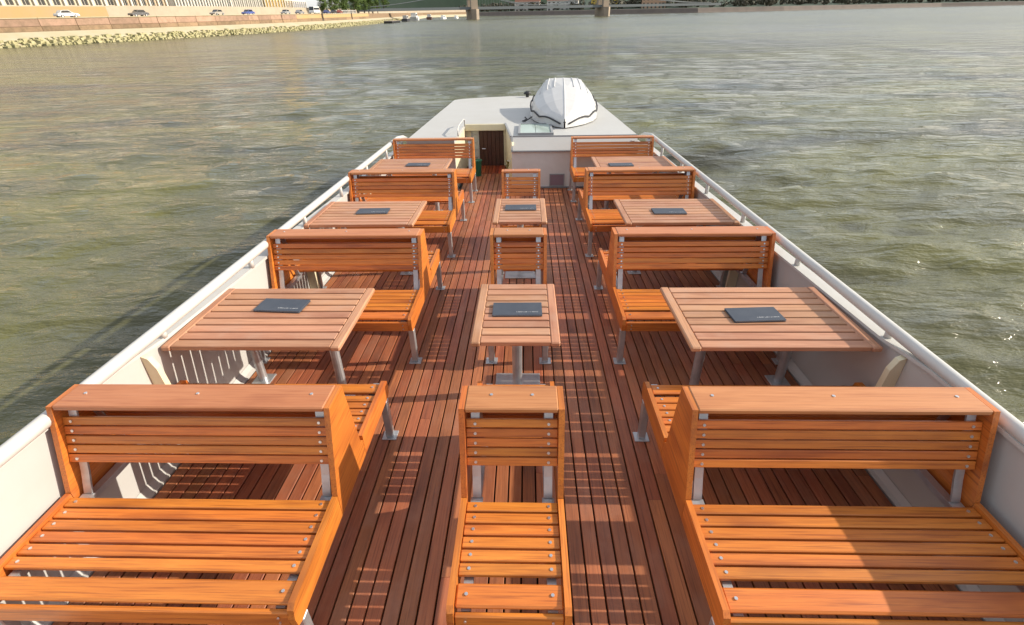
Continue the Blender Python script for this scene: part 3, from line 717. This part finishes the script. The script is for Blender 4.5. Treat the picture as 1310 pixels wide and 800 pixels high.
# ------------------------------------------------------------------ buildings
def building(name, label, p, a, W, D, floors, wall, trimc, bays, fh=3.9, arcade=True, roofc=(.16, .07, .045), group=None, base=0.0):
    """facade along local x at y = 0 (facing -y), recessed windows"""
    t = thing(name, label, 'building', p, a, group)
    wm = paint(label[:24], wall, .85, tuple(c*.82 for c in wall), .3); tm = paint('trim ' + label[:20], trimc, .8, tuple(c*.85 for c in trimc), .3)
    H = floors*fh
    # wall as piers and spandrels so the windows are openings
    b = MB(); bw = W/bays; ow = bw*.46
    b.box(0, W, .35, D, 0, H)
    for k in range(bays+1):
        xa = max(0, k*bw - (bw-ow)/2); xb = min(W, k*bw + (bw-ow)/2); b.box(xa, xb, 0, .349, 0, H)
    for f_ in range(floors+1):
        z0 = f_*fh - (1.15 if f_ else 0); z1 = f_*fh + (.95 if f_ else .3)
        if f_ == 1: z1 = fh + .9
        for k in range(bays): b.box(k*bw + (bw-ow)/2 + .001, (k+1)*bw - (bw-ow)/2 - .001, .002, .349, z0, min(z1, H))
    b.obj('wall', wm, t)
    wmh = MB(); wmh.box(-ow/2, ow/2, .22, .30, 0, 1); 
    pane = MB(); pane.box(-ow/2+.06, ow/2-.06, .30, .345, 0, 1); 
    for f_ in range(floors):
        z0 = f_*fh + (.95 if f_ else .3); z1 = (f_+1)*fh - 1.15
        fr = MB(); fr.box(-ow/2+.002, -ow/2+.10, .20, .34, z0, z1); fr.box(ow/2-.10, ow/2-.002, .20, .34, z0, z1); fr.box(-ow/2+.1, ow/2-.1, .20, .34, z1-.12, z1-.002); fr.box(-.04, .04, .22, .34, z0, z1-.12)
        fr = fr.mesh('window', tm)
        pn = MB(); pn.box(-ow/2+.09, ow/2-.09, .28, .346, z0+.003, z1-.10); pn = pn.mesh('pane', M['pane'])
        for k in range(bays):
            w_ = inst('window', fr, t, ((k+.5)*bw, 0, 0)); inst('pane', pn, w_)
    b = MB()
    for f_ in range(1, floors+1): b.box(-.08, W+.08, -.22 if f_ < floors else -.6, -.003, f_*fh-.28, f_*fh+.06)
    b.obj('cornice', tm, t)
    if arcade:
        cm_ = MB(); cm_.box(-.28, .28, -.55, -.225, 0, fh-.285); cm_ = cm_.mesh('column', tm)
        for k in range(bays+1): inst('column', cm_, t, (min(max(k*bw, .3), W-.3), 0, 0))
    b = MB(); b.prism([(-.5, H+.062), (D+.5, H+.062), (D*.5, H+3.4)], -.3, W+.3, 'x'); b.obj('roof', paint('roof ' + label[:20], roofc, .9), t)
    return t
BLD = [ # s along quay, inland, width, floors, wall colour, bays, label
    (120, 34, 34, 5, (.56,.42,.20), 10, 'ochre apartment house behind the quay wall, first before the trees'),
    (157, 33, 26, 5, (.60,.50,.36), 8, 'beige apartment house behind the ochre retaining wall'),
    (185, 32, 30, 5, (.62,.53,.40), 9, 'sand coloured house with dark ground floor openings behind the grey car'),
    (217, 33, 26, 5, (.60,.46,.32), 8, 'peach coloured house behind the blue car on the quay'),
    (245, 33, 32, 5, (.66,.64,.60), 10, 'white columned house behind the silver car on the quay'),
    (279, 34, 27, 5, (.58,.55,.50), 8, 'pale grey house behind the white minibus'),
    (308, 34, 22, 5, (.66,.47,.18), 7, 'bright yellow house next to the first trees on the quay'),
    (336, 44, 30, 4, (.52,.42,.32), 8, 'tan house behind the trees on the quay'),
    (374, 46, 30, 4, (.50,.50,.55), 8, 'bluish grey house behind the trees on the quay')]
for s, off, W, fl, wc, bays, lab in BLD:
    p, a = along(s + W/2, off, 7.15)
    d = Vector((math.cos(a), math.sin(a), 0))
    q = p - d*(W/2)                                        # facade faces the river (local -y)
    building('riverside_house', lab, q, a, W, 14, fl, wc, (.66, .62, .54), bays, group='houses along the quay')
# ochre face of the retaining wall near the white car
b = loft(PL[2:6], [(23.55, 4.66), (23.55, 7.0), (23.88, 7.0), (23.88, 4.66)], True); o = b.obj('garden_wall', M['ochre']); tag(o, 'ochre rendered wall behind the white parked car', 'wall')

# ------------------------------------------------------------------ trees
def crown_mesh(seed, w, h, n, q=.45, mat='leaf'):
    rg = random.Random(seed); b = MB(); lobes = []
    for k in range(11):
        t = rg.uniform(0, 2*math.pi); rr = rg.uniform(.15, .62)*w; z = rg.uniform(.18, .85)*h
        lobes.append((Vector((rr*math.cos(t), rr*math.sin(t), z)), rg.uniform(.26, .46)*w))
    lobes.append((Vector((0, 0, h*.72)), .45*w))
    for k in range(n):
        c, r_ = rg.choice(lobes); d = Vector((rg.gauss(0, 1), rg.gauss(0, 1), rg.gauss(0, 1))).normalized(); p = c + d*r_*rg.uniform(.55, 1.08)
        a = Vector((rg.gauss(0, 1), rg.gauss(0, 1), rg.gauss(0, .6))).normalized(); e = a.cross(d + Vector((.1, .2, .3))).normalized(); s_ = q*rg.uniform(.5, 1.1)
        b.add([p-a*s_*.5, p+e*s_*.32, p+a*s_*.5, p-e*s_*.32], [(0,1,2,3)])
    me = bpy.data.meshes.new('crown'); me.from_pydata(b.v, [], b.f); me.materials.append(M[mat]); return me
CROWN = [crown_mesh(20+k, 3.6, 7.0, 2600, .55) for k in range(3)]
def trunk_mesh():
    b = MB(); b.tube([(0,0,0),(.05,.02,1.5),(0,.05,3.2),(.1,0,5)], [.28,.22,.17,.08], 8)
    rg = random.Random(2)
    for k in range(6):
        t = k*1.05; b.tube([(0,0,2.2+.3*k), (1.0*math.cos(t), 1.0*math.sin(t), 3.3+.3*k), (2.0*math.cos(t+.2), 2.0*math.sin(t+.2), 4.2+.35*k)], [.10,.07,.03], 6)
    return b.mesh('trunk', M['bark'], True)
TRK = trunk_mesh()
def tree(label, p, sc, k, zs=1.0):
    t = thing('leafy_tree', label, 'tree', p, random.uniform(0, 6), 'trees along the quay'); t.scale = (sc, sc, sc*zs)
    inst('trunk', TRK, t); inst('crown', CROWN[k % 3], t, (0, 0, 1.1)); return t
TREES = [(331,17,.95,'fresh green tree on the quay next to the bright yellow house'), (341,16,1.05,'fresh green tree, second along the quay from the yellow house'), (351,17,.9,'fresh green tree, third along the quay from the yellow house'),
         (361,16,1.1,'fresh green tree, fourth along the quay from the yellow house'), (373,17,.85,'fresh green tree just past the end of the white balustrade'), (390,16,1.15,'tall fresh green tree beyond the white balustrade'),
         (404,17,1.05,'fresh green tree in the thick of the far row on the quay'), (420,16,1.1,'fresh green tree before the moored pontoon'), (440,17,1.2,'fresh green tree behind the dark pontoon'),
         (462,18,1.0,'fresh green tree behind the moored boats'), (490,20,1.1,'last small fresh green tree before the bridge'), (540,24,1.9,'tall slim green tree standing before the bridge')]
for i, (s, off, sc, lab) in enumerate(TREES):
    p, a = along(s, off, 4.67 if off < 23 else 7.1); tree(lab, p, sc, i)

# ------------------------------------------------------------------ moored boats
def small_boat(name, label, p, a, L, hullc, cabc, cab=True):
    t = thing(name, label, 'boat', p, a, 'boats moored at the quay'); W = L*.26; H = L*.12
    hm = paint('hull ' + label[:20], hullc, .5); cmx = paint('deckhouse ' + label[:20], cabc, .5)
    b = MB(); b.prism([(-L/2, -W/2), (L*.3, -W/2), (L/2, 0), (L*.3, W/2), (-L/2, W/2)], -.4, H, 'z'); b.obj('hull', hm, t)
    if cab:
        b = MB(); b.prism([(-L*.35, H+.002), (-L*.35, H*2.1), (L*.12, H*2.1), (L*.22, H+.002)], -W*.36, W*.36, 'y'); c = b.obj('deckhouse', cmx, t)
        for q in (-1, 1):
            b = MB(); y = q*W*.36; b.box(-L*.3, L*.1, min(y, y+q*.03), max(y, y+q*.03), H*1.3, H*1.8); b.obj('window', M['pane'], c)
    return t
pt = thing('pontoon', 'dark floating pontoon moored off the quay', 'pontoon', (-71.5, 300, 0), R(92))
b = MB(); b.cbox(-11, 11, -2.2, 2.2, -.5, 1.0, .1); b.obj('float', M['black'], pt)
b = MB(); b.box(-10.6, 10.6, -2.0, 2.0, 1.002, 1.12); b.obj('planking', M['bridge'], pt)
pm = MB(); pm.cyl(0, 0, 1.12, 2.0, .12, 8); pm = pm.mesh('post', M['iron'])
for k in range(6): inst('post', pm, pt, (-10 + 4*k, 1.8, 0))
for (p, a, L, hc, cc, lab) in [((-75, 352, 0), 92, 13, (.05,.05,.06), (.55,.52,.48), 'dark hulled boat moored beyond the pontoon'), ((-78, 395, 0), 94, 18, (.78,.78,.76), (.78,.77,.74), 'long white boat moored at the quay beyond the dark hulled boat'),
                               ((-74, 432, 0), 96, 14, (.12,.06,.05), (.70,.68,.64), 'brown hulled boat with pale deckhouse moored before the bridge'), ((-66, 452, 0), 80, 10, (.80,.80,.78), (.80,.80,.78), 'small white motor boat lying off the quay before the bridge'), ((-58, 470, 0), 84, 9, (.80,.80,.78), (.80,.80,.78), 'small white motor boat lying farthest off the quay')]:
    small_boat('moored_boat', lab, p, R(a), L, hc, cc)

# ------------------------------------------------------------------ suspension bridge
A = Vector((-37.1, 393.4, 0)); Bp = Vector((57, 430, 0)); bd = (Bp-A).normalized(); ang = math.atan2(bd.y, bd.x); span = (Bp-A).length
br = thing('suspension_bridge', 'stone towered chain bridge crossing the river ahead', 'bridge', A, ang)
ZD = 6.2
def tower(b, x):
    b.prism([(x-2.6, -7), (x, -9.5), (x+2.6, -7), (x+2.6, 7), (x, 9.5), (x-2.6, 7)], -2, ZD-.2, 'z')
    for y0, y1 in ((-5.6, -2.6), (2.6, 5.6)): b.box(x-2.3, x+2.3, y0, y1, ZD-.19, 19)
    b.box(x-2.3, x+2.3, -2.599, 2.599, 13.5, 19); b.box(x-2.8, x+2.8, -6.1, 6.1, 19.001, 20.5); b.box(x-2.8, x+2.8, -6, 6, ZD-.7, ZD-.201)
for x in (0, span):
    b = MB(); tower(b, x); b.obj('tower', M['bridge'], br)
b = MB(); b.box(-95, span+105, -3.2, 3.2, ZD, ZD+.25); b.obj('roadway', M['asphalt'], br)
for y in (-3.4, 3.4):
    b = MB(); b.box(-95, span+105, y-.18, y+.18, ZD-.5, ZD+1.1); b.obj('girder', M['iron'], br)
    b = MB(); b.tube([(span*t, y*1.06, 18.2 - 10.4*(1-(2*t-1)**2)) for t in [k/24 for k in range(25)]], .22, 6); b.obj('chain', M['iron'], br)
    for x0, x1 in ((0, -90), (span, span+95)):
        b = MB(); b.tube([(x0+(x1-x0)*t, y*1.06, 18.2 - 10.6*(1-(1-t)**2)) for t in [k/16 for k in range(17)]], .22, 6); b.obj('chain', M['iron'], br)
hm_ = {}
for k in range(1, 24):
    t = k/24; zt = 18.2 - 10.4*(1-(2*t-1)**2)
    for y in (-3.6, 3.6):
        b = MB(); b.cyl(span*t, y, ZD+1.0, zt, .07, 5); b.obj('hanger', M['iron'], br)

# ------------------------------------------------------------------ far bank
FL = [(1500, 760), (900, 775), (640, 755), (522, 735), (384, 668), (270, 606), (170, 570), (90, 585), (30, 640), (-30, 690), (-70, 740), (-140, 900)]
FL = FL[::-1]
tag(loft(FL, [(-1.5, -1.0), (0, 1.2), (1.2, 4.0), (12, 4.2)]).obj('far_embankment', M['darkstone']), 'dark stone embankment of the far river bank', None, None, 'structure')
tag(loft(FL, [(11.9, 4.1), (60, 7), (160, 14), (420, 30), (1500, 60)]).obj('far_ground', M['hill']), 'dark ground rising behind the far bank', None, None, 'structure')
hb = MB(); rg = random.Random(9); nx, ny = 40, 10; v = []
for j in range(ny):
    for i in range(nx):
        x = -330 + 620*i/(nx-1); y = 900 + 420*j/(ny-1); e = math.exp(-((x+40)/190)**2)*math.sin(math.pi*min(1, j/(ny-1)*1.2))
        v.append((x, y, 6 + 120*e + rg.uniform(0, 5)*(1 if j else 0)))
hb.add(v, [(j*nx+i, j*nx+i+1, (j+1)*nx+i+1, (j+1)*nx+i) for j in range(ny-1) for i in range(nx-1)])
tag(hb.obj('wooded_hill', M['hill'], smooth=True), 'dark wooded hill behind the bridge', None, None, 'structure')
fw = MB(); rg = random.Random(13); FP, FN = path_pts(FL)
cum = [0.0]
for a, c in zip(FP, FP[1:]): cum.append(cum[-1]+(c-a).length)
def far_at(s, off, z):
    for i in range(len(FP)-1):
        if s <= cum[i+1] or i == len(FP)-2:
            t = (s-cum[i])/(cum[i+1]-cum[i]); d = (FP[i+1]-FP[i]).normalized(); return FP[i].lerp(FP[i+1], t) + Vector((-d.y, d.x, 0))*off + Vector((0, 0, z)), math.atan2(d.y, d.x)
s = 60
while s < cum[-1]-150:
    for _ in range(2):
        off = rg.uniform(13, 60); p, _a = far_at(s+rg.uniform(-4, 4), off, 4.0 + off*.04); w = rg.uniform(2.5, 5); h = rg.uniform(4, 9)
        for k in range(70):
            d = Vector((rg.gauss(0, 1), rg.gauss(0, 1), rg.gauss(0, 1))).normalized(); c = p + Vector((d.x*w, d.y*w, h*.55 + d.z*h*.5)); a = Vector((rg.gauss(0, 1), rg.gauss(0, 1), rg.gauss(0, 1))).normalized(); e = a.cross(d).normalized(); q = rg.uniform(.7, 1.5)
            fw.add([c-a*q, c+e*q*.7, c+a*q, c-e*q*.7], [(0,1,2,3)])
    s += 7
me = bpy.data.meshes.new('far_wood'); me.from_pydata(fw.v, [], fw.f); me.materials.append(M['leaf_dark']); o = bpy.data.objects.new('far_wood', me); link(o); tag(o, 'dark belt of trees along the far bank', 'trees', None, 'stuff')
FB = [((24, 668), 36, (.62,.60,.55), 'pale house on the far bank between the bridge towers', 7), ((72, 640), 30, (.70,.50,.10), 'bright yellow house on the far bank before the second bridge tower', 6), ((-14, 700), 30, (.55,.50,.45), 'grey brown house on the far bank beside the first bridge tower', 6),
      ((120, 600), 24, (.50,.33,.22), 'reddish house on the far bank beyond the second bridge tower', 6)]
for (x, y), W, wc, lab, bays in FB:
    building('far_house', lab, (x, y, 4.2), R(-8), W, 12, 3, wc, tuple(min(.8, c*1.15) for c in wc), bays, fh=3.2, arcade=False, group='houses on the far bank')

# ------------------------------------------------------------------ put everything on board into its trimmed attitude
bpy.context.view_layer.update()
for o in BOARD: o.matrix_world = BOAT @ o.matrix_world
